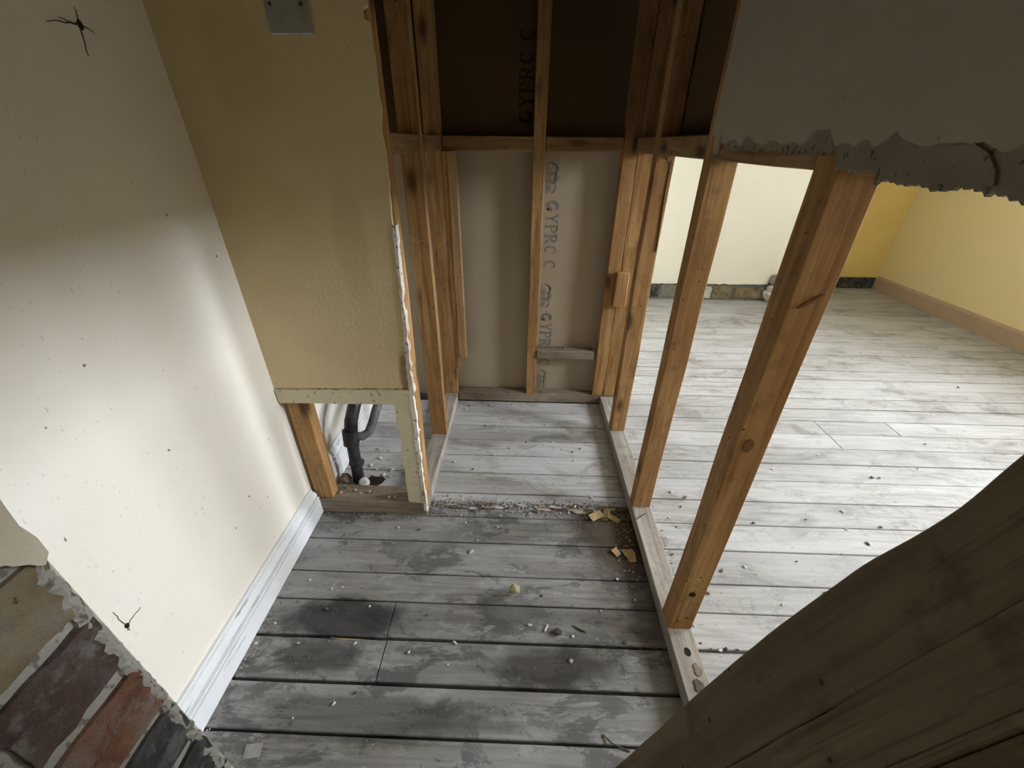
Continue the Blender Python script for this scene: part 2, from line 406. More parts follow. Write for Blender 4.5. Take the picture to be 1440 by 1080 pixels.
# ---- left wall, skirting
wl = box('wall_left', XL-.12, XL, -1.3, 2.0, -.02, ZC, M_LEFT, None, 0)
tag(wl, 'off-white painted plaster wall with scuffs and small cracks', kind='structure')
def crack(parent, x, y, z, arms, w=.0035):
    for (dy, dz, wt) in arms:
        n = 7; L = []; Rr = []
        for i in range(n+1):
            t = i/n; k = w*wt*(1-t)*.8+.0004
            yy = y+dy*t+random.uniform(-.0015, .0015); zz = z+dz*t+random.uniform(-.0015, .0015)
            nl = math.hypot(dy, dz); L.append((yy-dz/nl*k, zz+dy/nl*k)); Rr.append((yy+dz/nl*k, zz-dy/nl*k))
        prism('crack', L+Rr[::-1], 0, x-.001, x+.0012, M_CRACK, parent)
    disc('nail_hole', (x, y, z), 0, w*1.7, w*2.6, M_HOLE, parent, .0018)
crack(wl, XL, .876, 1.362, [(-.060, -.006, .45), (-.034, .002, .35), (.004, .022, .35), (.022, -.006, .5), (-.010, -.042, .4)], .0026)
crack(wl, XL, .418, .382, [(-.004, .050, .22), (.034, .004, .22), (-.002, -.014, .5)], .0024)
for (y, z) in [(.72, .30), (.80, .335), (.43, .62), (.60, .86), (.95, .42), (.86, .27), (.66, .62), (.50, .80), (.90, 1.06), (1.0, .95)]:
    disc('paint_chip', (XL, y, z), 0, random.uniform(.0012, .0025), random.uniform(.002, .004), M_SCUFF, wl, .0007, 8, .4)
def skirting(name, y0, y1, x, h, d, mat, label, mirror=1):
    prof = [(0, 0), (d, 0), (d, h*.55), (d*.72, h*.565), (d*.72, h*.60), (d, h*.62), (d, h*.68), (d*.60, h*.70), (d*.60, h*.735), (d*.82, h*.755), (d*.78, h*.84),
            (d*.50, h*.90), (d*.24, h*.935), (d*.24, h*.955), (d*.34, h*.96), (d*.32, h), (0, h)]
    pts = [(x+mirror*p[0], p[1]) for p in prof]
    o = prism(name, pts, 1, y0, y1, mat); return tag(o, label, kind='structure')
skirting('baseboard_left', .225, YP+.004, XL, .112, .028, M_SKIRT, 'white moulded skirting board along the left wall')
skirting('baseboard_cupboard', 1.135, 1.83, XL, .15, .022, M_SKIRT, 'chipped white skirting board inside the cupboard behind the hole')

# ---- cream panel facing us, with the hole at its foot
wp = prism('wall_cupboard', [(XL, .535)] + ragged((-.337, .535), (-.332, .62), 5, .004, 1) + ragged((-.330, .63), (-.318, 1.15), 26, .0035, 2)
           + ragged((-.318, 1.16), (-.317, 1.40), 14, .0035, 3) + [(-.327, 1.405), (-.328, 1.418), (-.317, 1.424)] + ragged((-.316, 1.43), (-.318, ZC), 30, .004, 4) + [(XL, ZC)],
           1, YP, YP+.013, M_CREAM)
tag(wp, 'cream painted plasterboard panel with a rectangular hole at its foot', kind='structure')
st = prism('trim_strip', [(XL+.004, .492), (-.372, .497)] + [(-.338, .500)] + ragged((-.337, .548), (XL+.004, .538), 34, .0022, 8), 1, YP-.005, YP+.002, M_TRIMC, wp)
tag(st, 'cream painted strip across the top of the hole')
vs_ = prism('trim_strip', [(-.337, .500), (-.372, .500)] + ragged((-.390, .494), (-.398, .088), 30, .004, 9) + [(-.396, .070), (-.350, .066), (-.333, .060)], 1, YP-.002, YP+.012, M_TRIMC, wp)
prism('joint_crack', ragged((XL+.01, .541), (-.345, .551), 40, .0028, 31, 60) + ragged((-.345, .5525), (XL+.01, .5425), 40, .0022, 33, 60), 1, YP-.0012, YP+.001, M_CRACK, wp)
ed = prism('plaster_edge', ragged((-.3345, .02), (-.3325, .30), 18, .0035, 12) + ragged((-.3325, .31), (-.3155, 1.02), 40, .004, 14)
           + ragged((-.3215, 1.02), (-.330, .75), 18, .0025, 15) + ragged((-.336, .70), (-.3435, .31), 26, .003, 15) + [(-.3445, .02)], 1, YP-.003, YP+.022, M_WHITEP, wp, .001)
tag(ed, 'broken white plaster edge running down the side')
stud('stud', -.372, -.3185, YP+.0135, YP+.062, .062, ZC, M_STUD, wp, .001, -.0155)
post = stud('stud', -.745, -.682, YP+.0135, YP+.060, .062, .56, M_STUD, wp)
stud('sole_plate', XL+.004, -.336, YP+.004, YP+.086, 0, .062, M_PLATEX, wp)
stud('cross_rail', -.68, -.39, YP+.0135, YP+.055, .512, .56, M_NOGX, wp)

# wall plate with two screws high on the panel
pl = empty('switch_back_plate', (-.472, YP, 1.38))
tag(pl, 'square grey metal switch plate fixed high on the cream panel', 'wall plate')
box('plate', -.515, -.429, YP-.006, YP-.0002, 1.379, 1.466, M_STEEL, pl, .0015)
for x in (-.503, -.443):
    bm = bmesh.new(); tube(bm, [(x, YP-.0075, 1.424), (x, YP-.005, 1.424)], .0034, 10); s_ = link('screw', bm, M_RUST, pl)

# ---- right stud partition -----------------------------------------------------
pr = empty('stud_frame', (.454, .8, 0))
tag(pr, 'open timber stud partition between the passage and the bright boarded room', 'stud frame')
stud('sole_plate', XP0, XP1, -.30, YB0, .0005, .045, M_PLATEY, pr, .001)
ys = [(-.30, -.25), (.165, .215), (.636, .690), (1.073, 1.118), (1.533, 1.583)]
studs_r = []
for (a, b) in ys: studs_r.append(stud('stud', XP0+.002, XP1-.002, a, b, .045, ZC, M_STUD, pr, .002))
bnd = [v for p in ys for v in p][1:]+[YB0]
for k in range(0, len(bnd), 2):
    if bnd[k+1]-bnd[k] > .1:
        stud('noggin', XP0+.003, XP1-.004, bnd[k]+.0005, bnd[k+1]-.001, 1.167, 1.217, M_NOGY, pr, .001)
# plaster skin on the passage side, torn off along the bottom
def wave_edge(y0, y1, n, base, amp, seed):
    out = []
    for i in range(n+1):
        y = y0+(y1-y0)*i/n
        k = abs(noise.noise(Vector((y*14, seed, 0))))*1.6 + .35*noise.noise(Vector((y*45, seed, 3))) + random.uniform(-.12, .12)
        out.append((y, base+amp*k))
    return out
tip = [(1.072, ZC)] + ragged((1.076, 1.6), (1.066, 1.265), 16, .004, 20) + [(1.071, 1.235), (1.062, 1.222), (1.058, 1.214), (1.052, 1.217), (1.046, 1.196), (1.041, 1.180), (1.030, 1.203), (1.020, 1.222), (1.016, 1.218)]
sk = prism('plaster_skin', tip + wave_edge(1.008, -.30, 110, 1.199, .020, 5) + [(-.30, ZC)], 0, XP0-.011, XP0-.0005, M_HEADER, pr)
tag(sk, 'dull grey painted plaster above the studs')
def fringe(y0, y1, n, base, amp, seed):
    return [(y0+(y1-y0)*i/n, base+amp*(.9*noise.noise(Vector(((y0+(y1-y0)*i/n)*22, seed, 0)))+(.55 if i % 2 else -.55)*random.random())) for i in range(n+1)]
bt = prism('torn_backing', [(1.0, 1.226)] + fringe(1.0, .64, 46, 1.192, .012, 3) + fringe(.63, .56, 12, 1.172, .008, 3) + fringe(.552, -.30, 150, 1.163, .0065, 17) + [(-.30, 1.226)],
           0, XP0-.006, XP0-.0002, M_TORN, pr)
tag(bt, 'dark torn plasterboard backing along the broken edge')
prism('torn_flap', [(.43, 1.195), (.415, 1.181), (.41, 1.170), (.425, 1.166), (.46, 1.167), (.482, 1.172), (.49, 1.186), (.475, 1.198), (.45, 1.203)], 0, XP0-.0090, XP0-.0055, M_TORN, pr)
# boards nailed to the room side, above the rail only
for (a, b) in ((-.30, .19), (.19, 1.09), (1.09, 1.831)):
    box('plasterboard', XP1+.0005, XP1+.0125, a+.001, b-.001, 1.168, ZC, M_DARKPAPER, pr, 0)
# small block nailed to the last stud, bent nail, knots and bolt holes
bm = bmesh.new(); tube(bm, [(.452, 1.532, 1.160), (.456, 1.520, 1.152), (.466, 1.514, 1.131), (.4665, 1.5135, 1.129)], [.0016, .0016, .0014, .0026], 8); link('nail', bm, M_RUST, pr)
disc('knot', (.452, .6352, .206), 1, .0085, .0085, M_HOLE, pr, .0012, 16, .05)
disc('knot', (.441, .6352, .085), 1, .0035, .0035, M_KNOT, pr); disc('knot', (.463, .6352, .100), 1, .004, .0035, M_KNOT, pr)
disc('knot', (.446, .6352, .694), 1, .010, .017, M_KNOT, pr, .0009)
prism('split', [(.438, .974), (.452, .979), (.466, .994), (.473, .999), (.464, .997), (.449, .985), (.437, .976)], 1, .6338, .638, M_KNOT, pr)
prism('split', [(.470, 1.150), (.4705, 1.02), (.474, .93), (.4765, .86), (.4785, .86), (.476, .95), (.4728, 1.03), (.4725, 1.15)], 1, 1.5308, 1.535, M_HOLE, pr)
disc('bolt_hole', (.457, .577, .0455), 2, .0075, .011, M_HOLE, pr, .001, 14, .06)
disc('knot', (.468, .535, .0455), 2, .009, .012, M_PLATEX, pr, .002, 12, .4)
disc('knot', (.457, .498, .0455), 2, .011, .012, M_CHIPD, pr, .0025, 12, .4)
bm = bmesh.new(); tube(bm, [(.424, 1.015, .047), (.436, 1.022, .049), (.455, 1.034, .053), (.457, 1.0355, .0535)], [.0013, .0013, .0013, .0026], 8); link('nail', bm, M_RUST, pr)

# ---- left stud frame of the recess ---------------------------------------------
pf = empty('stud_frame', (-.368, 1.5, 0))
tag(pf, 'timber stud frame between the cupboard and the narrow recess, with a loose pale batten', 'stud frame')
stud('sole_plate', -.402, -.335, YP+.088, YB0, .0005, .045, M_PLATEY, pf, .001)
stud('stud', -.400, -.333, 1.473, 1.510, .045, ZC, M_STUD, pf)
stud('stud', -.398, -.333, YB0-.004, YB0+.045, .045, ZC, M_STUD, pf)
stud('noggin', -.396, -.337, YP+.064, 1.4725, 1.167, 1.217, M_NOGY, pf, .001)
stud('noggin', -.396, -.337, 1.5105, YB0-.0045, 1.167, 1.217, M_NOGY, pf, .001)
b_ = stud('batten', -.312, -.276, YB0-.012, YB0+.022, .262, 1.166, M_BATTEN, pf, .001); tag(b_, 'pale new batten with a broken lower end')
stud('batten', -.3325, -.313, YB0-.006, YB0+.020, .20, 1.166, M_STUD, pf, .001)
bm = bmesh.new(); tube(bm, [(-.333, 1.47, .115), (-.326, 1.467, .118)], .0015, 6); link('nail', bm, M_RUST, pf)

# ---- back stud wall with lettered boards ------------------------------------------
pb = empty('stud_frame', (.05, YB0+.03, 0))
tag(pb, 'timber stud wall closing the recess, backed with lettered brown plasterboard', 'stud frame')
stud('sole_plate', -.331, .498, YB0+.001, YB0+.0625, .0005, .052, M_PLATEX, pb, .001)
stud('stud', .027, .074, YB0, YB0+.058, .052, ZC, M_STUD, pb)
stud('stud', .434, .4995, YB0, YB0+.050, .052, ZC, M_STUD, pb)
box('block', .415, .470, YB0-.022, YB0-.0005, .545, .705, M_STUD, pb, .003)
stud('stud', .376, .4325, YB0, YB0+.052, .052, ZC, M_STUD, pb)
stud('noggin', -.331, .0265, YB0+.004, YB0+.058, 1.167, 1.217, M_NOGX, pb, .001)
stud('noggin', .0745, .3755, YB0+.004, YB0+.058, 1.167, 1.217, M_NOGX, pb, .001)
lowr = stud('noggin', .0745, .357, YB0-.004, YB0+.055, .262, .305, M_PLATEX, pb, .002)
bm = bmesh.new(); tube(bm, [(.205, YB0+.03, .303), (.205, YB0+.028, .318)], .0018, 6); link('nail', bm, M_RUST, pb)
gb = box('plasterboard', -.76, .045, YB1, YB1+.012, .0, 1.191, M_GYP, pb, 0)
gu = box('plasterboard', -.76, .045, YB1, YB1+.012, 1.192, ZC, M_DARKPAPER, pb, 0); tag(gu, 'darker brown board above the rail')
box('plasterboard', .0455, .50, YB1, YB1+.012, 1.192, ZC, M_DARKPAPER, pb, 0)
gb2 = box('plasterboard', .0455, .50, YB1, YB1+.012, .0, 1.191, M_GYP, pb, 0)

# lettering, drawn letter by letter: (u = along the word, v = up the letter)
def arc(a0, a1, cx, cy, rx, ry, tx, ty, n=16):
    o = []; i_ = []
    for k in range(n+1):
        a = math.radians(a0+(a1-a0)*k/n); c_, s_ = math.cos(a), math.sin(a)
        o.append((cx+rx*c_, cy+ry*s_)); i_.append((cx+(rx-tx)*c_, cy+(ry-ty)*s_))
    return o+i_[::-1]
def R4(a, b, c_, d): return [(a, b), (c_, b), (c_, d), (a, d)]
GLYPH = {
 'C': [arc(48, 312, .40, .5, .38, .5, .19, .10), R4(.60, .66, .66, .97)],
 'G': [arc(48, 330, .40, .5, .38, .5, .19, .10), R4(.60, .66, .66, .97), R4(.56, .06, .72, .42), R4(.46, .38, .80, .46)],
 'Y': [[(.02, 1), (.22, 1), (.47, .50), (.35, .42)], [(.66, 1), (.76, 1), (.47, .42), (.36, .48)], R4(.31, .04, .48, .50), R4(-.03, .94, .30, 1), R4(.56, .94, .84, 1), R4(.20, 0, .59, .06)],
 'P': [R4(.10, .04, .27, .96), R4(0, .94, .40, 1), R4(0, 0, .38, .06), arc(-90, 90, .36, .73, .34, .27, .17, .08), R4(.25, .46, .38, .53), R4(.25, .93, .38, 1)],
 'R': [R4(.10, .04, .27, .96), R4(0, .94, .40, 1), R4(0, 0, .38, .06), arc(-90, 90, .36, .74, .33, .26, .17, .08), R4(.25, .48, .38, .55), R4(.25, .93, .38, 1), [(.34, .50), (.50, .50), (.82, 0), (.62, 0)]],
}
EMB = [arc(20, 180, .34, .42, .34, .50, .09, .09, 14), arc(0, 150, .86, .45, .36, .48, .09, .09, 14), arc(0, 140, 1.42, .40, .38, .40, .09, .09, 14), arc(90, 300, .16, .30, .20, .28, .07, .07, 12),
       R4(.22, .02, 1.82, .09), R4(.30, .16, 1.76, .22), R4(.34, .29, 1.70, .35), arc(200, 340, .62, .62, .16, .2, .05, .05), arc(200, 340, 1.12, .60, .16, .2, .05, .05), R4(.60, .09, .66, .40), R4(1.05, .09, 1.11, .40), R4(1.50, .09, 1.56, .36)]
M_INKD = flat('dark_ink', (.035, .024, .014), .85, 0, (.045, .03, .018))
def glyph(nm, ch, polys, z0, ln, wu, v0, up, parent, hgt=.056):
    """one printed mark; words run downwards when up = +1 (letter tops to +x)"""
    bm = bmesh.new(); y = YB1-.0006
    for p in polys:
        bm.faces.new([bm.verts.new((v0+up*v*hgt, y, z0-up*u/wu*ln)) for (u, v) in p])
    bmesh.ops.triangulate(bm, faces=bm.faces[:])
    bmesh.ops.solidify(bm, geom=bm.faces[:], thickness=.0004)
    return tag(link(nm, bm, M_INK if up > 0 else M_INKD, parent), 'printed grey capital letter '+ch if nm == 'letter' else 'printed grey cloud-like emblem')
WORD = [('G', 0, .050, .85), ('Y', .054, .042, .85), ('P', .096, .040, .72), ('R', .137, .045, .82), ('C', .186, .043, .82), ('C', .252, .043, .82)]
def word(z, v0, up, parent):
    for ch, dz, ln, wu in WORD: glyph('letter', ch, GLYPH[ch], z-up*dz, ln, wu, v0, up, parent)
for z in (.987, .482): word(z, .089, 1, gb2)
for z in (1.127, .622, .162): glyph('emblem', '', EMB, z, .118, 1.85, .084, 1, gb2)
word(1.258, .022, -1, gu)

# ---- bright room beyond -----------------------------------------------------------
wm = box('wall_middle', .502, .56, 1.91, 4.1, 0, ZC, M_BREAST, None, 0); tag(wm, 'plastered return wall of the bright room', kind='structure')
wb = box('wall_chimney', .56, 2.36, 3.575, 4.1, 0, ZC, M_MORTAR, None, 0); tag(wb, 'cream painted chimney breast with bare brick showing at its foot', kind='structure')
prism('plaster_skin', [(.56, ZC)] + [(.56, .135)] + ragged((.56, .135), (2.125, .150), 60, .006, 40) + [(2.127, ZC)], 1, 3.556, 3.5745, M_BREAST, wb)
prism('plaster_skin', [(2.128, ZC), (2.126, .17)] + ragged((2.13, .17), (2.362, .16), 12, .006, 41) + [(2.362, ZC)], 1, 3.562, 3.5745, M_BREAST, wb)
bxs = [(.60, .80), (.82, 1.03), (1.05, 1.20), (1.215, 1.43), (1.45, 1.66), (1.675, 1.84), (1.86, 2.11), (2.13, 2.35)]
for k, (a, b) in enumerate(bxs):
    bm = bmesh.new(); d = random.uniform(.004, .016); vs = bbox(bm, a, b, 3.5745-d, 3.58, .012+random.uniform(0, .012), .125+random.uniform(-.012, .01), .006)
    for v in bm.verts: v.co += Vector((random.uniform(-.004, .004), random.uniform(-.003, .003), random.uniform(-.004, .004)))
    link('brick', bm, [M_BR_BUFF, M_MORTAR, M_BR_DARK, M_MORTAR, M_CHIPP, M_BR_BUFF, M_BR_BUFF, M_MORTAR][k], wb)
chip('plaster_lump', (2.17, 3.53, .14), .055, M_MORTAR, 5, 1.1, wb)
chip('plaster_lump', (2.15, 3.53, 0), .075, M_CHIPP, 6, .9, wb)
chip('plaster_lump', (2.16, 3.53, .09), .05, M_CHIPP, 9, .9, wb)
wr = box('wall_recess', 2.125, XR+.1, 4.0, 4.1, 0, ZC, M_OCHRE, None, 0); tag(wr, 'ochre yellow wall of the recess beside the chimney breast', kind='structure')
for k in range(6):
    a = 2.37+k*.17
    bm = bmesh.new(); bbox(bm, a, a+.163, 3.984-random.uniform(0, .008), 4.001, .004, .112+random.uniform(-.008, .006), .006)
    for v in bm.verts: v.co += Vector((random.uniform(-.004, .004), random.uniform(-.003, .003), random.uniform(-.004, .004)))
    link('brick', bm, M_BR_DARK, wr)
bm = bmesh.new(); ye = [-1.6]+[v for q in WINS for v in q[:2]]+[4.0]
for k in range(0, len(ye), 2): bbox(bm, XR, XR+.22, ye[k], ye[k+1], 0, ZC)
for (y0, y1, _) in WINS: bbox(bm, XR, XR+.22, y0, y1, 0, WZ0); bbox(bm, XR, XR+.22, y0, y1, WZ1, ZC)
wR = link('wall_right', bm, M_YELLOW); tag(wR, 'pale yellow painted wall of the bright room', kind='structure')
bs_ = prism('baseboard_right', [(XR, 0), (XR-.02, 0), (XR-.02, .105), (XR-.012, .12), (XR, .122)], 1, -1.5, 3.985, M_SKIRTP); tag(bs_, 'flat pinkish brown skirting board under the yellow wall', kind='structure')
for k, (WY0, WY1, _) in enumerate(WINS):
    wn = empty('window_%d' % (k+1), (XR+.1, (WY0+WY1)/2, WZ0)); tag(wn, ['narrow', 'wide'][k]+' white framed window lighting the bright room', kind='structure')
    for a in ((WY0, WY0+.05, WZ0, WZ1), (WY1-.05, WY1, WZ0, WZ1), (WY0+.05, WY1-.05, WZ0, WZ0+.05), (WY0+.05, WY1-.05, WZ1-.05, WZ1)):
        box('window_frame', XR+.10, XR+.15, a[0], a[1], a[2], a[3], M_FRAME, wn, .003)
    box('window_pane', XR+.122, XR+.126, WY0+.05, WY1-.05, WZ0+.05, WZ1-.05, M_GLASS, wn, 0)
wk = box('wall_front', -1.0, .45, -1.4, -1.3, 0, ZC, M_MORTAR, None, 0); tag(wk, 'bare wall closing the passage behind the viewpoint', kind='structure')  # unseen wall, given a dark surface to reduce fill in the passage
wk = box('wall_front', .4505, XR+.22, -1.4, -1.3, 0, ZC, M_YELLOW, None, 0); tag(wk, 'pale yellow wall of the bright room behind the viewpoint', kind='structure')  # unseen wall, set closer and coloured yellow to bounce warm fill forward
ce = box('ceiling', XP1+.013, XR+.22, -1.7, 4.1, ZC, ZC+.1, M_CEIL, None, 0); tag(ce, 'plain plastered ceiling of the bright room', kind='structure')
ce = box('ceiling', -1.0, XP1+.0125, -1.7, 4.1, ZC, ZC+.1, M_DARKPAPER, None, 0); tag(ce, 'unseen ceiling over the passage, darkened to cut bounce light', kind='structure')  # out of view; dark brown chosen to keep the upper passage dim

# ---- brick pier at the left, its plaster hacked off ------------------------------
PX, PY = -.42, .220
wq = box('wall_pier', XL, PX-.005, -1.25, PY-.012, 0, ZC, M_MORTAR, None, 0); tag(wq, 'end of a brick pier with its plaster hacked off', kind='structure')
def rough_brick(y0, y1, z0, z1, mat, proud, seed):
    bm = bmesh.new(); bbox(bm, PX-.055, PX+proud, y0, y1, z0, z1)
    bmesh.ops.subdivide_edges(bm, edges=bm.edges[:], cuts=5, use_grid_fill=True)
    for v in bm.verts:
        n = noise.noise_vector(v.co*38+Vector((seed, 0, 0)))
        n2 = noise.noise_vector(v.co*110+Vector((seed, 0, 0)))
        v.co += n*.0055 + n2*.0022
    return link('brick', bm, mat, wq)
cz = [(.345, .420, M_BR_DARK), (.435, .512, M_BR_DARK), (.528, .606, M_BR_DARK), (.622, .697, M_BR_RED), (.714, .792, M_BR_PLUM), (.808, .884, M_BR_BUFF)]
cz = [(z-.09*k, z-.09*k+.074, M_BR_DARK) for k, z in ((1, .345), (2, .345), (3, .345))] + cz
for k, (a, b, m_) in enumerate(cz):
    y1 = PY-.004
    yc = [y1, y1-.105 if k % 2 else y1-.215, -.12, -.34]
    for q in range(3): rough_brick(yc[q+1]+.012, yc[q], a, b, m_ if q == 0 else [M_BR_PLUM, M_BR_RED, M_BR_DARK][(k+q) % 3], .001, k*7+q)
rough_brick(-.1, PY-.055, .897, .93, M_BR_DARK, -.004, 77)
# crusty mortar arris left on the corner
bm = bmesh.new(); n = 150; rings = []
for i in range(n+1):
    z = .02+(.885-.02)*i/n; s1 = noise.noise(Vector((z*40, 1, 0))); s2 = noise.noise(Vector((z*95, 4, 0)))
    yy = PY-.002+.004*s1+.003*s2; w_ = .012+.006*noise.noise(Vector((z*30, 9, 0)))
    ring = []
    for (dx, dy) in ((-.05, 0.002), (-.02, .004), (.0, .001), (.003, -w_*.5), (.0, -w_), (-.012, -w_*1.2)):
        ring.append(bm.verts.new((PX+dx+.0025*noise.noise(Vector((z*120, dx*300, 2))), yy+dy+.0025*noise.noise(Vector((z*130, dy*300, 7))), z)))
    rings.append(ring)
for a, b in zip(rings, rings[1:]):
    for k in range(5): bm.faces.new((a[k], a[k+1], b[k+1], b[k]))
link('mortar_edge', bm, M_MORTAR, wq)
pk = prism('plaster_skin', [(-1.5, ZC), (PY, ZC)] + ragged((PY, 1.3), (PY+.001, .884), 22, .0022, 50) + ragged((PY-.006, .876), (PY-.03, .905), 6, .003, 51, 80) + ragged((PY-.034, .91), (-.1, .955), 16, .006, 52, 60) + [(-1.5, .98)], 0, PX-.012, PX+.006, M_HEADER, wq)
prism('plaster_skin', [(XL, ZC), (PX+.006, ZC)] + [(PX-.002, .89), (PX-.004, .0), (XL, .0)], 1, PY-.0115, PY+.001, M_HEADER, wq)

# ================================================================== THINGS
# ---- wide old plank leaning against the partition header
A = Vector((.1505, .237, .387)); B = Vector((.3375, .223, 1.0266)); ax = (B-A).normalized()
foot = A-ax*(A.z/ax.z); top = A+ax*((1.163-A.z)/ax.z); Lk = (top-foot).length
wdir = Vector((0, -1, 0)); wdir = (wdir-ax*wdir.dot(ax)).normalized(); nd = ax.cross(wdir)      # nd: face normal
if nd.x > 0: nd = -nd
lp = empty('leaning_plank', foot); tag(lp, 'wide dark old plank leaning across the passage against the torn header', 'plank')
mat4 = Matrix((wdir, -nd, ax)).transposed().to_4x4(); mat4.translation = foot
def plank_piece(name, w0, w1, th, seed, wob, lift=0.0):
    bm = bmesh.new(); n = 110; rings = []
    for i in range(n+1):
        t = Lk*i/n
        e0 = w0+.0008*noise.noise(Vector((t*19, seed, 1)))
        if w0 == 0:
            ks = [(0, .004), (.404, 0), (.748, -.011), (.918, -.007), (1.011, .0027), (1.07, 0.0), (1.3, .0)]
            for q in range(len(ks)-1):
                (ta, wa), (tb, wb_) = ks[q], ks[q+1]
                if ta <= t <= tb:
                    sl = lambda m: (ks[min(m+1, len(ks)-1)][1]-ks[max(m-1, 0)][1])/(ks[min(m+1, len(ks)-1)][0]-ks[max(m-1, 0)][0])
                    k_ = (t-ta)/(tb-ta); d_ = tb-ta
                    e0 += (2*k_**3-3*k_**2+1)*wa+(k_**3-2*k_**2+k_)*d_*sl(q)+(3*k_**2-2*k_**3)*wb_+(k_**3-k_**2)*d_*sl(q+1)
        e1 = w1+.001*noise.noise(Vector((t*6, seed+3, 0)))
        q_ = .004 if w0 == 0 else .0012
        prof = [(e0, q_), (e0+q_*.75, q_*.12), (e0+q_*2, 0)] + [(e0+(e1-e0)*k/6, -.0012*noise.noise(Vector((t*7, k*2.2, seed)))) for k in range(1, 6)] + [(e1-.0015, 0), (e1, .0012), (e1, th), (e0, th)]
        rings.append([bm.verts.new((a, b-lift, t)) for a, b in prof])
    m_ = len(rings[0])
    for a, b in zip(rings, rings[1:]):
        for k in range(m_): bm.faces.new((a[k], a[(k+1) % m_], b[(k+1) % m_], b[k]))
    bm.faces.new(rings[0]); bm.faces.new(rings[-1])
    o = link(name, bm, M_PLANK); o.matrix_world = mat4; o.parent = lp
    o.matrix_parent_inverse = root_matrix(lp).inverted(); o.matrix_basis = mat4
    return o
plank_piece('board', 0, .0638, .032, 3, .006)
plank_piece('board', .0640, .1075, .032, 8, .0008)
plank_piece('bead', .1077, .1145, .030, 12, .0006, .0035)
plank_piece('board', .1147, .20, .032, 15, .0008)

# ---- drain pipe and floor hole inside the cupboard
dp = empty('drain_pipe', (-.655, 1.215, 0)); tag(dp, 'black plastic drain pipe with collars and a bent branch behind the hole', 'pipe')
bm = bmesh.new(); tube(bm, [(-.655, 1.215, -.02), (-.652, 1.218, .10), (-.648, 1.222, .20), (-.645, 1.225, .24)], .0225, 18); link('pipe', bm, M_PIPE, dp, True)
bm = bmesh.new(); tube(bm, [(-.645, 1.225, .24), (-.640, 1.235, .285), (-.632, 1.27, .33), (-.622, 1.33, .375), (-.61, 1.40, .42), (-.60, 1.5, .48), (-.59, 1.62, .55)], [.0245, .0245, .024, .0225, .0225, .0225, .0225], 18); link('elbow', bm, M_PIPE, dp, True)
for z0, z1, r in ((.085, .098, .029), (.185, .205, .030), (.205, .25, .0275)):
    bm = bmesh.new(); tube(bm, [(-.651, 1.219, z0), (-.648, 1.222, z1)], r, 20); link('collar', bm, M_PIPE, dp)
bm = bmesh.new(); tube(bm, [(-.640, 1.228, .215), (-.615, 1.245, .205), (-.594, 1.262, .212), (-.582, 1.285, .24), (-.576, 1.33, .275), (-.57, 1.40, .31), (-.56, 1.55, .36)], .0175, 16); link('branch', bm, M_PIPEG, dp, True)
pc = bpy.data.objects.new('pipe_cap', None)
bm = bmesh.new(); tube(bm, [(-.622, 1.196, .004), (-.622, 1.184, .022), (-.622, 1.181, .026)], [.019, .019, .013], 18)
pc = link('pipe_cap', bm, M_CAP); tag(pc, 'round white plastic pipe cap beside the black drain pipe', 'pipe cap')
fh = prism('broken_hole', [(-.605, 1.19), (-.575, 1.185), (-.556, 1.20), (-.548, 1.225), (-.565, 1.24), (-.59, 1.236), (-.612, 1.243), (-.62, 1.22)], 2, -.0005, .0014, M_HOLE, floor)
tag(fh, 'dark ragged hole broken through the boards')
chip('plaster_rubble', (-.70, 1.20, 0), .030, M_BR_RED, 31, .9); bpy.data.objects['plaster_rubble']
tag(bpy.data.objects['plaster_rubble'], 'broken reddish brick fragment at the foot of the drain pipe', 'rubble')

# ---- loose bits on the boards
lump = chip('plaster_fragment', fl(722, 836), .020, M_LUMP, 11, 1.2)
tag(lump, 'yellowish broken plaster lump standing alone on the passage boards', 'plaster piece')
def flake(name, c, pts, mat, tilt, rz, t=.0025):
    bm = bmesh.new(); a = [bm.verts.new((x, y, 0)) for x, y in pts]; b = [bm.verts.new((x, y, t)) for x, y in pts]; n = len(pts)
    bm.faces.new(a[::-1]); bm.faces.new(b)
    for i in range(n): bm.faces.new((a[i], a[(i+1) % n], b[(i+1) % n], b[i]))
    bmesh.ops.rotate(bm, verts=bm.verts, cent=(0, 0, 0), matrix=Matrix.Rotation(rz, 3, 'Z') @ Matrix.Rotation(tilt, 3, 'X'))
    zm = min(v.co.z for v in bm.verts)
    for v in bm.verts: v.co += Vector((c[0], c[1], c[2]-zm))
    return link(name, bm, mat)
f2 = flake('wood_flake', fl(885, 782), [(-.025, .02), (.012, .022), (.02, .012), (.018, -.022), (-.002, -.026), (-.014, -.004)], M_CHIPW, .1, 0)
tag(f2, 'flat brown wood flake against the sole plate on the dark boards', 'wood flake')
f3 = flake('wood_flake', fl(866, 778), [(-.012, .012), (.01, .016), (.014, -.01), (-.006, -.014)], M_CHIPW, .25, .5); tag(f3, 'smaller wood flake beside the flat brown one by the sole plate', 'wood flake')
for k, (px, py, a, b, pts) in enumerate([(838, 728, .6, .3, [(-.03, .01), (.02, .018), (.03, -.006), (-.018, -.016)]), (852, 724, -.5, 1.2, [(-.028, .012), (.026, .014), (.018, -.012), (-.02, -.012)]), (862, 730, .45, -.7, [(-.03, .007), (.028, .010), (.024, -.008), (-.024, -.010)])]):
    tag(flake('wood_splinter', fl(px, py), pts, M_CHIPW, a, b), 'torn pale brown splinter heaped on the rotten threshold boards', 'wood splinter', 'splinters heaped on the threshold')
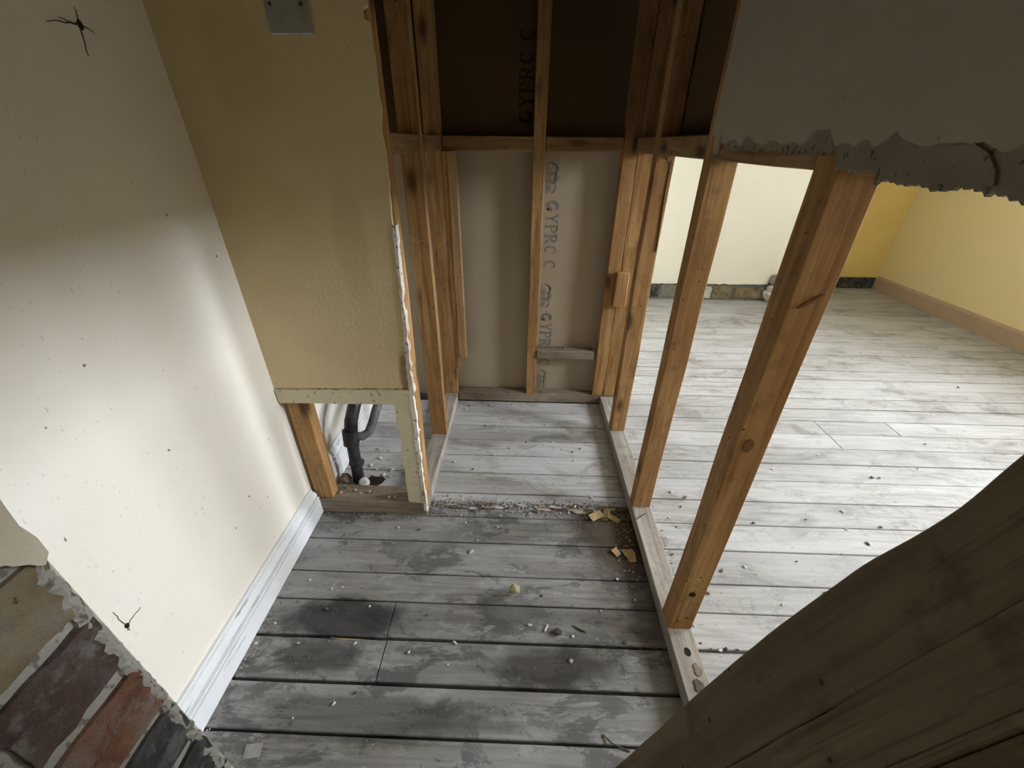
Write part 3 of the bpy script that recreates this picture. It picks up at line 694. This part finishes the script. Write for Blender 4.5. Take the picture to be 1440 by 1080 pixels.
for k, (px, py, s, m_, lab) in enumerate([(663, 776, .011, M_CHIPP, 'flat pale plaster chip on the second passage board past the threshold')]):
    tag(chip('plaster_chip', fl(px, py), s, m_, 70+k, .3), lab, 'plaster chip')
bm = bmesh.new(); tube(bm, [fl(848, 1033, .002), fl(860, 1045, .006), fl(874, 1052, .004), fl(886, 1057, .002)], .0018, 6)
tag(link('wire_offcut', bm, M_CHIPD), 'thin dark bent wire offcut lying beside the leaning plank', 'wire')
bm = bmesh.new(); tube(bm, [fl(770, 878, .002), fl(766, 888, .003)], .003, 6); tag(link('plaster_sliver', bm, M_CHIPP), 'white plaster sliver in the middle of the passage floor', 'plaster sliver')
tag(chip('grit_lump', fl(783, 891), .013, M_CHIPD, 90, .8), 'dark gritty lump beside the white plaster sliver', 'grit')
bm = bmesh.new(); tube(bm, [fl(806, 880, .002), fl(815, 885, .003), fl(824, 889, .002)], .0022, 6); tag(link('twig', bm, M_CHIPD), 'short dark twig on the passage boards by the gritty lump', 'twig')
sc = flake('plastic_scrap', fl(356, 1056), [(-.020, .012), (.017, .014), (.020, -.012), (-.017, -.014)], flat('dusty_clear_plastic', (.34, .34, .33), .3, 0, (.24, .24, .235)), .05, .1, .0012)
tag(sc, 'small square of dusty plastic on the dark boards near the skirting', 'plastic scrap')
# crumbs the photograph shows one by one on the passage floor
cr = [(690, 712), (712, 718), (735, 714), (758, 720), (780, 717), (800, 722), (808, 713), (645, 712), (668, 718), (822, 727), (388, 877), (360, 905), (350, 932), (436, 816), (467, 829), (482, 826), (460, 857), (520, 853), (398, 795), (560, 742), (590, 745), (672, 760), (700, 742), (880, 700),
      (762, 838), (805, 895), (745, 880), (640, 905), (600, 865), (868, 815), (893, 845), (845, 860), (770, 745), (655, 735), (705, 726), (745, 722), (690, 716), (500, 905), (420, 905), (470, 990), (500, 975), (412, 1010), (832, 700), (890, 805), (878, 905), (803, 930), (630, 935), (575, 918)]
for k, (px, py) in enumerate(cr):
    o = chip('plaster_crumb', fl(px, py), random.uniform(.0030, .0062), M_CHIPP if k % 4 else M_CHIPD, 200+k, .7)
    tag(o, ('pale plaster' if k % 4 else 'dark gritty')+' crumb on the dark passage boards', 'crumb', ('pale' if k % 4 else 'dark')+' crumbs on the passage boards')
cr = [(682, 599), (755, 642), (768, 598), (815, 631), (700, 623), (718, 631), (740, 560+62), (648, 572), (655, 575), (660, 571), (690, 570), (715, 572), (665, 660), (640, 650), (790, 632), (805, 636), (808, 648), (777, 622), (838, 600), (695, 640), (650, 610)]
for k, (px, py) in enumerate(cr):
    o = chip('plaster_crumb', fl(px, py), random.uniform(.004, .0075), M_CHIPP if k % 3 else M_CHIPD, 300+k, .6)
    tag(o, ('pale plaster' if k % 3 else 'dark gritty')+' crumb on the boards of the narrow recess', 'crumb', ('pale' if k % 3 else 'dark')+' crumbs on the recess boards')
cr = [(944, 693), (957, 713), (963, 700), (941, 728), (951, 741), (945, 780), (938, 731), (1059, 736), (1133, 731), (1047, 797), (1015, 803), (1238, 742), (1185, 720), (1226, 672), (1236, 558+115), (1087, 660), (985, 905), (1000, 913), (1013, 915), (1021, 914), (1037, 914), (975, 880), (1022, 545), (1062, 575), (1310, 585), (1210, 497), (1347, 545), (1065, 458), (1060, 452), (1270, 500), (1150, 640), (1120, 790), (1160, 835), (1100, 850), (995, 835), (1300, 625), (1190, 745), (1220, 765), (1290, 660)]
for k, (px, py) in enumerate(cr):
    o = chip('plaster_crumb', fl(px, py), random.uniform(.004, .008), M_CHIPD if k % 3 else M_CHIPP, 400+k, .5)
    tag(o, ('dark gritty' if k % 3 else 'pale plaster')+' crumb on the pale boards of the bright room', 'crumb', ('dark' if k % 3 else 'pale')+' crumbs on the bright room boards')
cr = [(534, 632), (527, 648), (522, 655), (535, 645), (548, 634), (552, 662), (540, 668), (549, 671), (530, 661)]
for k, (px, py) in enumerate(cr):
    o = chip('plaster_crumb', fl(px, py), random.uniform(.006, .011), M_CHIPP, 500+k, .6)
    tag(o, 'plaster crumb on the cupboard floor beside the drain pipe', 'crumb', 'crumbs beside the drain pipe')
cr = [(500, 689), (520, 692), (548, 700), (556, 699), (508, 694), (480, 693), (490, 687)]
for k, (px, py) in enumerate(cr):
    o = chip('plaster_crumb', fl(px, py, .0622), random.uniform(.004, .007), M_CHIPP, 600+k, .6)
    tag(o, 'plaster crumb on the sill plate under the hole', 'crumb', 'crumbs on the plate under the hole')
# fine rubble too small to count: along the threshold, along the plates
r = random.Random(1); bm = bmesh.new()
base = [Vector(v) for v in ((1, 0, 0), (-.6, .8, 0), (-.6, -.8, 0), (0, 0, .9))]
for regions, count, smin, smax in (
        ([(-.327, .413, 1.05, 1.16, -.0005), (-.327, .38, 1.085, 1.130, .0), (-.327, .34, 1.090, 1.128, .001)], 1500, .001, .0042),
        ([(-.327, .413, 1.05, 1.15, -.0005), (.05, .413, 1.0, 1.15, 0), (.34, .413, .75, 1.1, 0)], 500, .0012, .004),
        ([(-.72, -.34, 1.02, 1.045, 0), (.494, .53, .6, 1.15, 0), (.494, .55, 1.2, 1.8, 0), (-.327, .413, 1.79, 1.825, 0), (-.725, -.70, .35, 1.04, 0)], 600, .001, .0032),
        ([(-.72, .413, .3, 1.05, -.0005), (-.327, .413, 1.1, 1.83, -.0005), (.494, 2.4, .5, 2.2, -.0005)], 1300, .0006, .0019)):
    for i in range(count):
        x0, x1, y0, y1, z = r.choice(regions); sz = r.uniform(smin, smax); a = r.uniform(0, 6.28)
        cx, cy = r.uniform(x0, x1), (y0+y1)/2+(y1-y0)*.5*max(-1, min(1, r.gauss(0, .5)))
        q = [bm.verts.new((cx+sz*(v.x*math.cos(a)-v.y*math.sin(a))*r.uniform(.7, 1.3), cy+sz*(v.x*math.sin(a)+v.y*math.cos(a))*r.uniform(.7, 1.3), z+sz*v.z)) for v in base]
        for f in ((0, 1, 3), (1, 2, 3), (2, 0, 3), (0, 2, 1)): bm.faces.new([q[k] for k in f])
g = G('mixed_rubble'); geo = g.node('ShaderNodeNewGeometry')
g.col(g.ramp(geo.outputs['Random Per Island'], [(.0, (.07, .06, .05)), (.25, (.17, .14, .11)), (.4, (.40, .38, .34)), (1, (.60, .58, .53))]))
tag(link('floor_rubble', bm, g.m), 'fine plaster rubble and dust strewn over the boards, thickest along the old threshold', 'rubble', kind='stuff')
# rotten ridge of broken board edge at the threshold
rr = random.Random(12)
for k in range(22):
    x = -.325+k*.033+rr.uniform(-.01, .01); L2 = rr.uniform(.03, .085); yb = 1.096+rr.uniform(-.018, .012); wd = rr.uniform(.004, .010)
    pts = [(x, yb), (x+L2*.35, yb-wd*rr.uniform(.4, 1)), (x+L2, yb-wd*.2+rr.uniform(-.004, .004)), (x+L2*.75, yb+wd*rr.uniform(.3, .9)), (x+L2*.2, yb+wd*rr.uniform(.4, 1))]
    prism('splinter', pts, 2, -.003, rr.uniform(.001, .005), [M_PLATEX, M_BOARD_R, M_CHIPD][k % 3] if x < .2 else [M_PLATEX, M_ROT][k % 2], floor, .0015)
